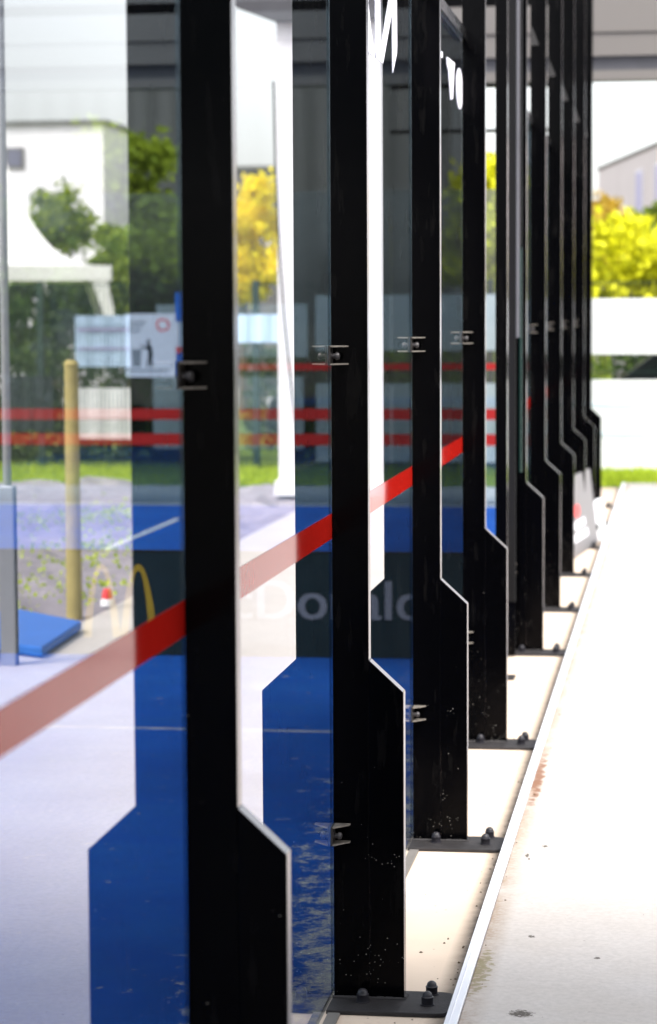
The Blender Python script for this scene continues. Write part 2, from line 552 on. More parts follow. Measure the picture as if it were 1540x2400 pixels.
# ------------------------------------------------------------------ ground, walkway, court
g = MB().add([(-900, -300, -0.06), (900, -300, -0.06), (900, 1600, -0.06), (-900, 1600, -0.06)], [(0, 1, 2, 3)])
struct(g.build('ground', M['ground']))
struct(MB().box(0.3668, 2.55, -6, 26.2, -0.05, 0.05).build('walkway', M['slab'], bevel=0.006))
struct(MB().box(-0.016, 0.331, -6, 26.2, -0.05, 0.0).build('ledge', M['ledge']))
struct(MB().box(-7.2, -0.018, -6, 23.5, -0.05, 0.004).build('court_floor', M['court']))
struct(MB().box(-14, -0.018, 23.52, 26.2, -0.05, 0.0).build('apron', M['apron']))
struct(MB().box(-40, 40, 26.22, 48, -0.05, -0.004).build('grass_ground', M['turf']))
rg = MB()
nx, ny = 46, 90
X0, X1, Y0, Y1 = 2.56, 12.0, 4.0, 26.2
for j in range(ny + 1):
    for i in range(nx + 1):
        x = X0 + (X1 - X0) * i / nx
        y = Y0 + (Y1 - Y0) * j / ny
        ed = min(1, (x - X0) / 0.5)
        rg.v.append((x, y, 0.0 + ed * (0.05 * math.sin(x * 2.1 + y * 1.3) + random.uniform(-0.035, 0.05))))
for j in range(ny):
    for i in range(nx):
        a = j * (nx + 1) + i
        rg.f.append((a, a + 1, a + nx + 2, a + nx + 1))
struct(rg.build('rough_ground', M['gravel'], smooth=False))
struct(MB().box(-3.575, -3.525, 13.3, 21.9, 0.004, 0.008).build('court_line', M['line']))
# white metal edging between ledge and walkway
edg = MB().box(0.333, 0.366, -6, 26.2, -0.05, 0.056)
edg.box(0.345, 0.348, -6, 26.2, 0.056, 0.0585)
tag(edg.build('metal_edging', M['edging'], bevel=0.003), 'long white metal edging strip bordering the pale concrete walkway', 'edging strip')

# grit on ledge and walkway edge
gr = MB()
for k in range(260):
    y = 5.9 + random.random() ** 1.6 * 14
    if random.random() < 0.62:
        x = 0.327 - abs(random.gauss(0, 0.018))
        z = 0.0
    elif random.random() < 0.55:
        x = random.uniform(0.10, 0.32); z = 0.0
    else:
        x = 0.374 + abs(random.gauss(0, 0.03)); z = 0.05
    if x > 0.331 and z == 0: continue
    s_ = random.uniform(0.0015, 0.0045)
    vs = []
    for i in range(5):
        t = i * 1.2566 + random.random() * 0.5
        vs.append((x + s_ * math.cos(t) * random.uniform(0.7, 1.6), y + s_ * 1.6 * math.sin(t), z))
    vs.append((x, y, z + s_ * random.uniform(0.6, 1.3)))
    gr.add(vs, [(0, 1, 5), (1, 2, 5), (2, 3, 5), (3, 4, 5), (4, 0, 5)])
o = gr.build('grit', M['crumb'])
o['kind'] = 'stuff'
tag(o, 'dark crumbs of grit scattered on the beige ledge', 'grit')

# ------------------------------------------------------------------ steel posts
PY = [4.5505, 6.5505, 8.5709, 10.5913, 13.4786, 15.4415, 17.4996, 19.5334, 21.75, 23.6153]
CW, BW, TH = 0.0988, 0.1921, 0.050
ZK, ZB, PH = 0.938, 0.849, 4.78
PG = 'black steel posts along the glass wall'
P0 = thing('steel_post', (0, PY[0], 0), '', 'post', PG)
MB().box(0.0006, CW, 0, TH, 0.013, PH).build('column', M['black'], P0, bevel=0.0025)
MB().prism([(CW + 0.0006, 0.013), (BW, 0.013), (BW, ZB), (CW + 0.0006, ZK - 0.003)], 'y', 0.0004, TH - 0.0004).build('brace', M['black'], P0, bevel=0.0025)
pl = MB()
pts = [(-0.004, -0.128), (0.290, -0.128), (0.311, -0.121), (0.321, -0.102), (0.321, 0.060), (0.311, 0.079), (0.290, 0.086), (-0.004, 0.086)]
pl.prism(pts, 'z', 0.0012, 0.0125)
pl.build('base_plate', M['plate'], P0, bevel=0.002)
wl = MB()
random.seed(3)
for i in range(16):
    x = 0.006 + (BW - 0.01) * i / 15
    wl.tube((x - 0.009, -0.002, 0.0125), (x + 0.009, -0.002, 0.0125), random.uniform(0.005, 0.0075), n=6)
for i in range(4):
    wl.tube((BW + 0.001, 0.003 + i * 0.012, 0.0125), (BW + 0.001, 0.013 + i * 0.012, 0.0125), random.uniform(0.005, 0.007), n=6)
wl.build('weld_bead', M['plate'], P0)
PROF = [(0.0195, 0), (0.0195, 0.0022), (0.0160, 0.0023), (0.0160, 0.0185), (0.0168, 0.0195), (0.0168, 0.0215), (0.0140, 0.0235), (0.0133, 0.028), (0.0108, 0.0325), (0.0062, 0.0360), (0.001, 0.0372)]
for (bx, by) in ((0.083, -0.030), (0.258, -0.046), (0.264, 0.068)):
    MB().lathe(PROF, (bx, by, 0.0126)).build('bolt', M['cap'], P0, smooth=True)
def bracket(z):
    b = MB().box(0.0014, 0.0062, -0.060, -0.0005, z - 0.026, z + 0.026).build('bracket', M['clipdark'], P0, bevel=0.0008)
    for zz in (z - 0.0255, z + 0.0215):
        f = MB()
        f.prism([(0.0064, -0.060), (0.0085, -0.060), (0.048, -0.014), (0.048, -0.0006), (0.0064, -0.0006)], 'z', zz, zz + 0.004)
        f.build('flange', M['clip'], b, bevel=0.0006)
    h = MB().lathe([(0.013, 0), (0.013, 0.0015), (0.0075, 0.0016), (0.0075, 0.012), (0.0105, 0.0122), (0.0105, 0.016), (0.008, 0.0215), (0.0015, 0.0235)], (0.0064, -0.034, z - 0.002), 'x', 16)
    h.build('bolt_head', M['boltm'], b, smooth=True)
bracket(1.752)
bracket(0.466)
MB().prism([(0.004, 3.60), (0.010, 3.60), (0.050, 3.50), (0.050, 3.485), (0.004, 3.485)], 'y', -0.010, -0.0006).build('gusset', M['clipdark'], P0)
posts = [P0]
plab = ['nearest black steel post, tall and slightly soft, its foot below the picture edge',
        'sharpest black steel post with specks of dust and three domed bolts on its base plate',
        'black steel post just behind the sharp dusty one, bracket low on its left edge',
        'black steel post bordering the open gateway on the camera side',
        'black steel post just behind the grey gate leaf, far side of the gateway',
        'black steel post next after the gateway post, red tape ending against it',
        'narrow-looking black steel post in the middle of the blurred far row',
        'blurred black steel post with the grey sign board leaning by its foot',
        'second farthest black steel post, blurred, just behind the leaning sign board',
        'farthest black steel post, blurred, standing against the white banners']
for i in range(1, 10):
    c = copy_tree(P0)
    c.location = (0, PY[i], 0)
    for ch in c.children:
        if ch.name.startswith('bolt'):
            ch.location = (random.uniform(-0.006, 0.004), random.uniform(-0.008, 0.008), 0)
    posts.append(c)
for o, lb in zip(posts, plab):
    o['label'] = lb

# ------------------------------------------------------------------ glass panels
GG = 'glass panels of the court side wall'
spans = [(-1, 0), (0, 1), (1, 2), (2, 3), (4, 5), (5, 6), (6, 7), (7, 8), (8, 9)]
glab = ['nearest glass panel at left, mirroring the pale walkway and the blue mat',
        'glass panel between the nearest post and the sharp dusty post, red tape across it',
        'glass panel with big white angular letter strokes near its top',
        'narrow-looking glass panel with a white 7 and 0 near its top',
        'glass panel just beyond the gateway, ending the nearer stretch of posts',
        'blurred glass panel second beyond the gateway, between black posts',
        'blurred glass panel third beyond the gateway, before the leaning sign board',
        'blurred glass panel behind the leaning sign board',
        'farthest glass panel of the side wall, between the last two posts']
TZ0, TZ1 = 1.262, 1.330
panels = []
for (i0, i1), lb in zip(spans, glab):
    ya = (PY[i0] if i0 >= 0 else 2.55) + TH / 2 + 0.004
    yb = PY[i1] + TH / 2 - 0.004
    ln = yb - ya
    e = thing('glass_panel', (0, ya, 0), lb, 'glass panel', GG)
    MB().box(-0.012, 0, 0, ln, 0.02, 3.0).build('pane', M['glass'], e)
    MB().box(0.0005, 0.0011, 0.0, ln, TZ0, TZ1).build('tape_stripe', M['tape'], e)
    MB().box(0.003, 0.036, 0.10, ln - 0.16, 0.001, 0.010).build('bottom_rail', M['rail'], e, bevel=0.002)
    MB().box(-0.03, 0.02, 0, ln, 3.004, 3.05).build('top_rail', M['black'], e)
    panels.append((e, ya))
def lettering(panel, polys):
    e, ya = panel
    m = MB()
    for p in polys:
        m.prism([(y - ya, z) for y, z in p], 'x', 0.0008, 0.0016)
    m.build('lettering', M['letter'], e)
lettering(panels[2], [
    [(7.353, 2.95), (7.353, 2.644), (7.397, 2.631), (7.517, 2.632), (7.382, 2.775), (7.412, 2.83), (7.44, 2.95)],
    [(7.553, 2.95), (7.559, 2.646), (7.574, 2.633), (7.748, 2.634), (7.679, 2.662), (7.674, 2.95)],
    [(7.681, 2.6635), (7.748, 2.6345), (7.998, 2.823), (7.999, 2.915)],
    [(8.0, 2.918), (8.012, 2.666), (8.016, 2.63), (8.13, 2.704), (8.136, 2.731), (8.128, 2.95), (8.04, 2.95)]])
el = [(10.468 + 0.147 * math.cos(t * math.pi / 14), 2.792 + 0.084 * math.sin(t * math.pi / 14)) for t in range(28)]
lettering(panels[3], [
    [(9.628, 2.863), (9.712, 2.867), (9.712, 2.847), (9.628, 2.837)],
    [(9.901, 2.868), (10.240, 2.876), (10.212, 2.838), (10.152, 2.725), (10.06, 2.713), (9.960, 2.822), (9.901, 2.841)],
    el])

# gateway: slim post and a leaf of the gate standing open
e = thing('gate_post', (0.0, 12.5, 0), 'slim black post in the open gateway, without a foot brace', 'gate post')
MB().box(0.002, 0.062, 0, 0.06, 0.011, PH).build('column', M['black'], e, bevel=0.003)
MB().box(-0.02, 0.10, -0.04, 0.10, 0.001, 0.0105).build('base_plate', M['plate'], e)
e = thing('gate_leaf', (0.0, 13.30, 0), 'narrow grey gate leaf edge-on before the gateway post, with a dull metal stripe', 'gate')
MB().box(0.004, 0.052, 0, 0.04, 0.30, PH - 0.1).build('stile', M['grey'], e, bevel=0.004)
MB().box(0.054, 0.072, 0.004, 0.04, 1.72, PH - 0.1).build('metal_trim', M['trim'], e, bevel=0.003)
MB().box(0.0725, 0.084, 0.008, 0.04, 1.0, 2.2).build('glass_edge', M['glassedge'], e)
MB().box(0.0725, 0.084, 0.008, 0.04, 2.21, PH - 0.1).build('upper_trim', M['grey'], e)
MB().box(0.006, 0.05, 0.003, 0.037, 0.013, 0.298).build('foot', M['black'], e)

# ------------------------------------------------------------------ court net with its printed banner
NY = 13.143
net = thing('court_net', (-3.6, NY, 0), 'low dark green net banner across the blue court with yellow arches and pale lettering', 'net')
MB().box(-3.5, 3.56, 0, 0.006, 0.006, 0.572).build('banner_panel', M['net'], net)
MB().tube((-3.5, 0.003, 0.575), (3.56, 0.003, 0.575), 0.007, n=8).build('cord', M['cord'], net)
ar = MB()
def arch(cx, hw, z0, z1, t0, t1):
    n = 28
    outer, inner = [], []
    for i in range(n + 1):
        u = -1 + 2 * i / n
        outer.append((cx + hw * u, z1 - (z1 - z0) * abs(u) ** 2.3))
        inner.append((cx + (hw - t1) * u, (z1 - t0) - (z1 - t0 - z0) * abs(u) ** 2.3))
    vs = [(x, -0.002, z) for x, z in outer] + [(x, -0.002, z) for x, z in inner]
    vs += [(x, -0.001, z) for x, z in outer] + [(x, -0.001, z) for x, z in inner]
    m_ = n + 1
    fs = []
    for i in range(n):
        fs += [(i, i + 1, m_ + i + 1, m_ + i), (2 * m_ + i, 3 * m_ + i, 3 * m_ + i + 1, 2 * m_ + i + 1)]
        fs += [(i, 2 * m_ + i, 2 * m_ + i + 1, i + 1), (m_ + i, m_ + i + 1, 3 * m_ + i + 1, 3 * m_ + i)]
    ar.add(vs, fs)
arch(-2.190 + 3.6, 0.105, 0.10, 0.502, 0.034, 0.046)
arch(-1.985 + 3.6, 0.105, 0.10, 0.502, 0.034, 0.046)
ar.build('arches_logo', M['arch'], net)
def text_mesh(txt):
    cu = bpy.data.curves.new('lettering', 'FONT')
    cu.body = txt
    cu.size = 1.0
    cu.resolution_u = 4
    ob = bpy.data.objects.new('lettering', cu)
    COL.objects.link(ob)
    dg = bpy.context.evaluated_depsgraph_get()
    me = bpy.data.meshes.new_from_object(ob.evaluated_get(dg))
    vs = [tuple(v.co) for v in me.vertices]
    fs = [tuple(p.vertices) for p in me.polygons]
    bpy.data.objects.remove(ob)
    bpy.data.meshes.remove(me)
    bpy.data.curves.remove(cu)
    return vs, fs
def ext(txt):
    vs, fs = text_mesh(txt)
    xs = [v[0] for v in vs]
    return min(xs), max(xs)
vs, fs = text_mesh('McDonald\'s')
xo0 = ext('McD')[1]
left_o = ext('McDo')[1]
# scale so that the run o .. l spans what it spans on the banner
wo = ext('o')
wid = ext('onald')[1] - ext('d')[1] + 0.0
xsc = 0.532 / wid
ow = (wo[1] - wo[0])
start = left_o - ow
oz = [v[1] for v in text_mesh('x')[0]]
zsc = 0.138 / (max(oz))
t = MB()
for v in vs:
    t.v.append(((v[0] - start) * xsc - 1.110 + 3.6, -0.0015, 0.214 + v[1] * zsc))
t.f = fs
# bolder: a second pass slightly shifted is merged into the same lettering
b0 = len(t.v)
for v in vs:
    t.v.append(((v[0] - start) * xsc - 1.110 + 3.6 + 0.011, -0.0022, 0.214 + v[1] * zsc))
t.f = list(t.f) + [tuple(i + b0 for i in f) for f in fs]
t.build('lettering', M['print'], net, fix=False)
for x in (-3.53, 3.575):
    MB().tube((x, 0.003, 0.006), (x, 0.003, 0.62), 0.02, n=14).build('net_post', M['black'], net)

# ------------------------------------------------------------------ far end wall of the court
FY = 23.5
EG = 'glass panels of the far end wall'
xs = [-0.03, -1.79, -3.55, -5.31, -7.07]
elab = ['far end glass panel next to the corner post, three red tapes across it',
        'far end glass panel in front of the grey building, pale banners behind it',
        'far end glass panel third from the corner post, carrying the litter notice',
        'far end glass panel at the left, green trees behind it']
for k in range(4):
    e = thing('glass_panel', (xs[k + 1], FY, 0), elab[k], 'glass panel', EG)
    wd = xs[k] - xs[k + 1] - 0.008
    MB().box(0, wd, 0, 0.012, 0.02, 3.0).build('pane', M['glass'], e)
    for (z0, z1) in ((0.585, 0.695), (0.83, 0.935), (1.305, 1.365))[:3 if k < 2 else 2]:
        MB().box(0, wd, -0.003, -0.001, z0, z1).build('tape_stripe', M['tapefar'], e)
fr = thing('frame', (-3.55, FY, 0), 'black horizontal frame bars above the far end glass wall', 'frame')
for (xa, z0, z1) in ((1.75, 3.53, 3.565), (1.75, 3.945, 3.985), (-3.55, 4.70, 4.80)):
    MB().box(xa, 3.52, 0.02, 0.06, z0, z1).build('bar', M['black'], fr)
MB().box(-3.60, -3.552, 0.0, 0.06, 0.005, 4.8).build('corner_post', M['black'], fr)
sg = thing('litter_sign', (-4.37, FY - 0.02, 1.24), 'white notice board with black figure dropping litter in a bin and red ring', 'sign')
MB().box(0, 0.50, 0, 0.006, 0, 0.61).build('board', M['signw'], sg)
pg = MB()
def flat(m, pts, y=-0.001):
    m.prism([(a, b) for a, b in pts], 'y', y - 0.001, y)
flat(pg, [(0.06, 0.27), (0.16, 0.27), (0.145, 0.10), (0.075, 0.10)])
pg2 = MB()
flat(pg2, [(0.215, 0.36), (0.235, 0.365), (0.245, 0.345), (0.235, 0.325), (0.26, 0.29), (0.27, 0.22), (0.262, 0.16), (0.268, 0.095), (0.25, 0.095), (0.242, 0.165), (0.225, 0.10), (0.205, 0.10), (0.225, 0.18), (0.225, 0.27), (0.19, 0.285), (0.15, 0.315), (0.145, 0.302), (0.19, 0.268), (0.213, 0.30), (0.212, 0.335)])
pg.build('bin_picture', M['inkg'], sg)
pg2.build('figure_picture', M['ink'], sg)
rg_ = MB()
n = 28
vs = []
for k in range(n):
    a = 2 * math.pi * k / n
    for r_ in (0.062, 0.045):
        vs.append((0.37 + r_ * 1.1 * math.cos(a), -0.002, 0.50 + r_ * math.sin(a)))
rg_.add(vs, [(2 * k, 2 * ((k + 1) % n), 2 * ((k + 1) % n) + 1, 2 * k + 1) for k in range(n)])
rg_.build('red_ring', M['signr'], sg, fix=False)
tl = MB()
for (x0, x1, z) in ((0.03, 0.20, 0.515), (0.03, 0.17, 0.475), (0.03, 0.15, 0.435), (0.03, 0.42, 0.055)):
    tl.box(x0, x1, -0.002, -0.001, z, z + 0.018)
tl.build('print_lines', M['inkg'], sg)
# coloured strip sign by the nearest post
st = thing('strip_sign', (-3.875, FY - 0.02, 1.25), 'narrow blue and orange strip sign right of the litter notice', 'sign')
MB().box(0, 0.10, 0, 0.006, 0.0, 0.22).build('blue_field', M['mat'], st)
MB().box(0, 0.10, 0, 0.006, 0.222, 0.28).build('orange_field', M['signr'], st)
MB().box(0, 0.10, 0, 0.006, 0.282, 0.52).build('white_field', M['signw'], st)
MB().box(0, 0.10, 0, 0.006, 0.522, 0.80).build('upper_blue_field', M['mat'], st)

# ------------------------------------------------------------------ wire fence with banners, Y = 28.84
GY = 28.84
fe = thing('wire_fence', (0, GY, 0), 'dark green wire mesh fence beyond the grass, hung with banners', 'fence')
fx = [-9.06, -6.46, -3.86, -1.26, 1.34, 4.02, 6.62, 9.22, 11.82]
for x in fx:
    MB().box(x - 0.035, x + 0.035, 0.03, 0.10, -0.004, 2.23).build('post', M['fence'], fe)
for a, b in zip(fx, fx[1:]):
    m = MB()
    k = int((b - a) / 0.05)
    for i in range(1, k):
        x = a + (b - a) * i / k
        m.box(x - 0.0035, x + 0.0035, 0.052, 0.059, 0.03, 2.2)
    for z in (0.05, 0.6, 1.15, 1.7, 2.18):
        m.box(a + 0.036, b - 0.036, 0.0595, 0.067, z - 0.004, z + 0.004)
    m.build('mesh_panel', M['fence'], fe, fix=False)
BG = 'banners on the wire fence'
def banner(x0, x1, z0, z1, m, label, stripes=(), back=0.0):
    e = thing('banner', (x0, GY + back, z0), label, 'banner', BG)
    mm = MB()
    nn = 12
    for i in range(nn + 1):
        x = (x1 - x0) * i / nn
        for z in (0, z1 - z0):
            mm.v.append((x, -0.012 + 0.012 * math.sin(i * 1.7 + z), z))
            mm.v.append((x, -0.004 + 0.012 * math.sin(i * 1.7 + z), z))
    for i in range(nn):
        q = i * 4
        mm.f += [(q, q + 4, q + 6, q + 2), (q + 1, q + 3, q + 7, q + 5), (q, q + 1, q + 5, q + 4), (q + 2, q + 6, q + 7, q + 3)]
    mm.f += [(0, 2, 3, 1), (nn * 4, nn * 4 + 1, nn * 4 + 3, nn * 4 + 2)]
    mm.build('cloth', M[m], e)
    for (a, b, c, d, sm) in stripes:
        MB().box(a, b, -0.029, -0.027, c, d).build('print', M[sm], e)
banner(-0.85, 2.60, 1.354, 1.992, 'banner', 'upper white banner behind the farthest post, right of the row of posts')
banner(-0.95, 2.55, 0.02, 1.059, 'banner', 'lower tall white banner on the fence with faint pale blue print', [(0.85, 2.6, 0.74, 0.78, 'faint'), (0.85, 2.5, 0.40, 0.44, 'faint')])
banner(-3.30, -0.98, 1.40, 2.05, 'banner', 'upper white banner seen through the open gateway')
banner(-3.30, -1.02, 0.10, 1.02, 'banner', 'lower white banner seen through the open gateway')
banner(-5.20, -3.40, 1.33, 1.95, 'banner', 'upper white banner seen dimly through the glass left of the sharp post')
banner(-5.25, -3.45, 0.25, 1.10, 'banner', 'lower white banner seen dimly through the glass left of the sharp post')
banner(5.50, 6.215, 1.217, 1.825, 'bannerb', 'pale blue banner mirrored in the nearest glass panel', [(0.02, 0.68, 0.42, 0.46, 'lilac'), (0.02, 0.68, 0.2, 0.23, 'lilac')], back=0.13)
banner(5.50, 6.356, 0.357, 0.965, 'banner', 'white banner below the pale blue one, mirrored in the nearest glass panel', back=0.13)
banner(6.47, 7.02, 0.457, 1.118, 'bannerd', 'dark banner beside the fence post, mirrored at the far left')
banner(3.75, 4.5, 1.50, 1.83, 'bannerb', 'small pale banner crossing a fence post, mirrored beside the nearest post')

# grass blades of the verge
gb = MB()
random.seed(11)
for k in range(26000):
    x = random.uniform(-7.5, 8.5)
    y = random.uniform(26.25, 29.4)
    h = random.uniform(0.03, 0.10)
    a = random.random() * 6.28
    dx, dy = 0.012 * math.cos(a), 0.012 * math.sin(a)
    lx, ly = random.gauss(0, 0.02), random.gauss(0, 0.02)
    gb.add([(x - dx, y - dy, -0.004), (x + dx, y + dy, -0.004), (x + lx, y + ly, h)], [(0, 1, 2)])
o = gb.build('grass', M['blade'], fix=False)
o['kind'] = 'stuff'
tag(o, 'bright green grass verge in front of the banners', 'grass')

# ------------------------------------------------------------------ overhead walkway / canopy at the far end
ca = thing('canopy', (-4.0, 24.6, 0), 'long beige canopy with a dark gutter band crossing above the far end', 'canopy')
def cb(name, z0, z1, y0, m):
    MB().box(-9.0, 6.55, y0, y0 + 0.25, z0, z1).build(name, M[m], ca)
cb('lower_lip', 4.095, 4.19, 0.0, 'fascia')
cb('gutter', 4.192, 4.328, 0.06, 'fasciad')
cb('fascia_panel', 4.33, 4.55, 0.0, 'fascia')
cb('upper_fascia', 4.558, 5.7, -0.02, 'fascia')
MB().box(-9.0, 6.55, 0.26, 2.2, 4.32, 4.42).build('soffit', M['soffit'], ca)
MB().box(-9.0, 6.55, 0.24, 2.2, 5.3, 5.5).build('roof', M['fasciad'], ca)
for x in (-8.6, 6.1):
    MB().tube((x, 1.4, 0.0 if x < 0 else 0.05), (x, 1.4, 4.319), 0.09, n=18).build('column', M['render'], ca, smooth=True)

ph = thing('added_shade_roof', (0.5, -9.0, 0.05), 'added dark flat roof on steel columns, unseen, shading the near walkway', 'added_shade_roof')  # roof added out of view to shade the near slab and darken post reflections
MB().box(0, 8.0, 0, 14.5, 3.15, 3.40).build('roof', M['fasciad'], ph)
MB().box(-0.04, 8.04, -0.04, -0.002, 3.05, 3.45).build('fascia_panel', M['soffit'], ph)
for (x, y) in ((1.9, 0.3), (1.9, 8.0), (7.7, 0.3), (7.7, 8.0)):
    MB().tube((x, y, 0.0 if x < 2 else -0.1), (x, y, 3.149), 0.05, n=14).build('column', M['grey'], ph)

pw = thing('white_pillar', (1.962, 24.2, 0.05), 'broad white rendered pillar mirrored in the glass beside the sharp post', 'pillar')
MB().box(0, 1.034, 0, 0.34, 0, 5.6).build('shaft', M['render'], pw, bevel=0.01)
MB().box(-0.04, 1.075, -0.04, 0.379, 0.001, 0.14).build('plinth', M['render'], pw)
MB().prism([(0.0, 4.62), (1.034, 4.62), (1.50, 4.80), (1.50, 4.92), (0.0, 4.92)], 'y', -0.16, -0.001).build('bracket_beam', M['fasciad'], pw)
cbm = MB()
K = 24.1 / 18.72
pts = [((x + 0.918) * K - 0.918, 24.1, 1.87 + (z - 1.87) * K) for x, z in ((2.13, 3.6), (2.12, 3.0), (2.10, 2.4), (2.06, 1.8), (2.00, 1.2), (1.97, 0.95), (1.965, 0.80))]
cbm.path(pts, 0.012, 8)
tag(cbm.build('cable', M['cord'], smooth=True), 'thin dark cable hanging down the white pillar', 'cable')

# ------------------------------------------------------------------ leaning sign board by the far posts
ls = thing('leaning_sign', (0.112, 18.45, 0.0), 'grey board with red dot and white print leaning near the far posts', 'sign')
ls.rotation_euler = (0, 0, 0)
d = Vector((0.155, 1.50, 0)).normalized()
nn = Vector((d.y, -d.x, 0))
nn2 = (nn * 0.99 + Vector((0, 0, 0.12))).normalized()
upv = d.cross(nn2)
if upv.z < 0: upv = -upv
def on_board(m, u0, u1, v0, v1, o0, o1):
    vs = []
    for o_ in (o0, o1):
        for (u, v) in ((u0, v0), (u1, v0), (u1, v1), (u0, v1)):
            vs.append(d * u + upv * v + nn2 * o_)
    m.add(vs, [(0, 1, 2, 3), (7, 6, 5, 4), (0, 4, 5, 1), (1, 5, 6, 2), (2, 6, 7, 3), (3, 7, 4, 0)])
b_ = MB(); on_board(b_, 0, 1.5, 0.004, 0.60, 0, 0.02); b_.build('board', M['signg'], ls)
b_ = MB(); on_board(b_, 0.25, 1.0, 0.11, 0.17, 0.0205, 0.022); on_board(b_, 0.25, 0.92, 0.20, 0.26, 0.0205, 0.022); b_.build('white_print', M['signw'], ls)
b_ = MB()
vs = [d * (0.55 + 0.17 * math.cos(t * math.pi / 12)) + upv * (0.335 + 0.05 * math.sin(t * math.pi / 12)) + nn2 * 0.022 for t in range(24)]
b_.add(vs, [tuple(range(24))])
b_.build('red_dot', M['signr'], ls)

wb = thing('white_board', (0.235, 20.1, 0.0), 'small white board standing askew beside the grey leaning sign', 'board')
MB().prism([(0.0, 0.004), (0.075, 0.004), (0.055, 0.29), (-0.01, 0.27)], 'y', 0, 0.9).build('panel', M['banner'], wb)
MB().box(0.02, 0.05, -0.006, -0.001, 0.09, 0.14).build('dark_hole', M['ink'], wb)

# ------------------------------------------------------------------ things mirrored from the right of the walkway
ms = thing('metal_mast', (2.505, 12.40, 0.05), 'slender aluminium mast at the walkway edge, mirrored at the far left', 'mast')
MB().box(-0.04, 0.04, -0.04, 0.04, 0, 0.93).build('sleeve', M['alu'], ms, bevel=0.006)
MB().box(-0.043, -0.0405, -0.012, 0.012, 0, 0.92).build('groove', M['cord'], ms)
MB().tube((0.0, 0, 0.93), (0.0, 0, 4.6), 0.022, n=16).build('pole', M['alu'], ms, smooth=True)
bm_ = thing('blue_mat', (2.6, 13.3, 0.0), 'bright blue gym mat lying by the walkway edge, mirrored in the nearest panel', 'mat')
MB().prism([(-0.21, -0.68), (0.62, -0.15), (0.42, 1.02), (-0.155, 0.42)], 'z', 0.062, 0.115).build('cover', M['mat'], bm_, bevel=0.012)
MB().prism([(-0.18, -0.62), (0.58, -0.13), (0.39, 0.96), (-0.13, 0.39)], 'z', 0.0505, 0.0615).build('base', M['matd'], bm_)  # near-black layer stands in for the shadow beneath the mat
tp = thing('timber_post', (2.735, 14.72, 0.0), 'ochre timber post rising by the walkway, mirrored in the nearest panel', 'post')
MB().tube((0, 0, -0.05), (0.0, 0, 1.55), 0.05, 0.042, n=14).build('shaft', M['timber'], tp, smooth=True)
MB().tube((0, 0, 1.5505), (0, 0, 1.58), 0.05, 0.03, n=14).build('cap', M['timber'], tp)
# low weeds on the rough ground
wd = MB()
random.seed(5)
for k in range(2600):
    cx, cy = random.choice([(3.5, 12), (3.3, 15.5), (4.6, 17), (5.5, 20), (4.2, 21.5), (6.5, 23), (3.4, 18.5), (7.2, 17)])
    x, y = cx + random.gauss(0, 0.35), cy + random.gauss(0, 0.8)
    if x < 2.62: continue
    wd.leafquad((x, y, 0.03 + abs(random.gauss(0, 0.05))), 0.04)
o = wd.build('weeds', M['blade'], fix=False)
o['kind'] = 'stuff'
tag(o, 'patches of low green weeds on the stony ground', 'weeds')
bl = thing('red_marker', (2.63, 15.15, 0.03), 'small red and white marker on the ground by the walkway edge', 'marker')
MB().lathe([(0.042, 0), (0.04, 0.04), (0.034, 0.043)], (0, 0, 0)).build('base', M['banner'], bl, smooth=True)
MB().lathe([(0.034, 0.0435), (0.031, 0.08), (0.022, 0.105), (0.006, 0.112)], (0, 0, 0)).build('cap', M['signr'], bl, smooth=True)

# marquee
tn = thing('marquee', (10.48, 39.9, 0), 'white peaked marquee mirrored at the left edge of the picture', 'tent', rz=R(-15.2))
hw, ze, zp = 2.05, 2.60, 5.9
cm = MB()
NR, NS = 12, 16
for k in range(NR + 1):
    u = k / NR
    z = ze + (zp - ze) * (u ** 3.0)
    r_ = hw * (1 - u) + 0.02
    for i in range(4):
        a0 = [(-1, -1), (1, -1), (1, 1), (-1, 1)][i]
        a1 = [(-1, -1), (1, -1), (1, 1), (-1, 1)][(i + 1) % 4]
        for j in range(4):
            tt = j / 4
            cm.v.append((r_ * (a0[0] + (a1[0] - a0[0]) * tt), r_ * (a0[1] + (a1[1] - a0[1]) * tt), z - 0.12 * math.sin(math.pi * tt) * (1 - u) * u * 2))
for k in range(NR):
    for i in range(16):
        j = (i + 1) % 16
        cm.f.append((k * 16 + i, k * 16 + j, (k + 1) * 16 + j, (k + 1) * 16 + i))
cm.build('canopy', M['tent'], tn, smooth=True)
va = MB()
for (x0, x1, y0, y1) in ((-hw, hw, -hw - 0.02, -hw), (-hw, hw, hw, hw + 0.02), (-hw - 0.02, -hw, -hw, hw), (hw, hw + 0.02, -hw, hw)):
    va.box(x0, x1, y0, y1, ze - 0.24, ze - 0.002)
va.build('valance', M['tent'], tn)
for (sx, sy) in ((-1, -1), (1, -1), (1, 1), (-1, 1)):
    MB().tube((sx * (hw - 0.06), sy * (hw - 0.06), -0.02), (sx * (hw - 0.06), sy * (hw - 0.06), ze - 0.01), 0.035, n=12).build('leg', M['alu'], tn)
for (sx, sy) in ((-1, -1), (-1, 1)):
    dr = MB()
    dr.prism([(sx * hw + 0.02, 1.55), (sx * hw + 0.30, 2.35), (sx * hw + 0.05, 2.35), (sx * hw - 0.10, 1.6)], 'y', sy * (hw + 0.005), sy * (hw - 0.05))
    dr.build('drape', M['tent'], tn)

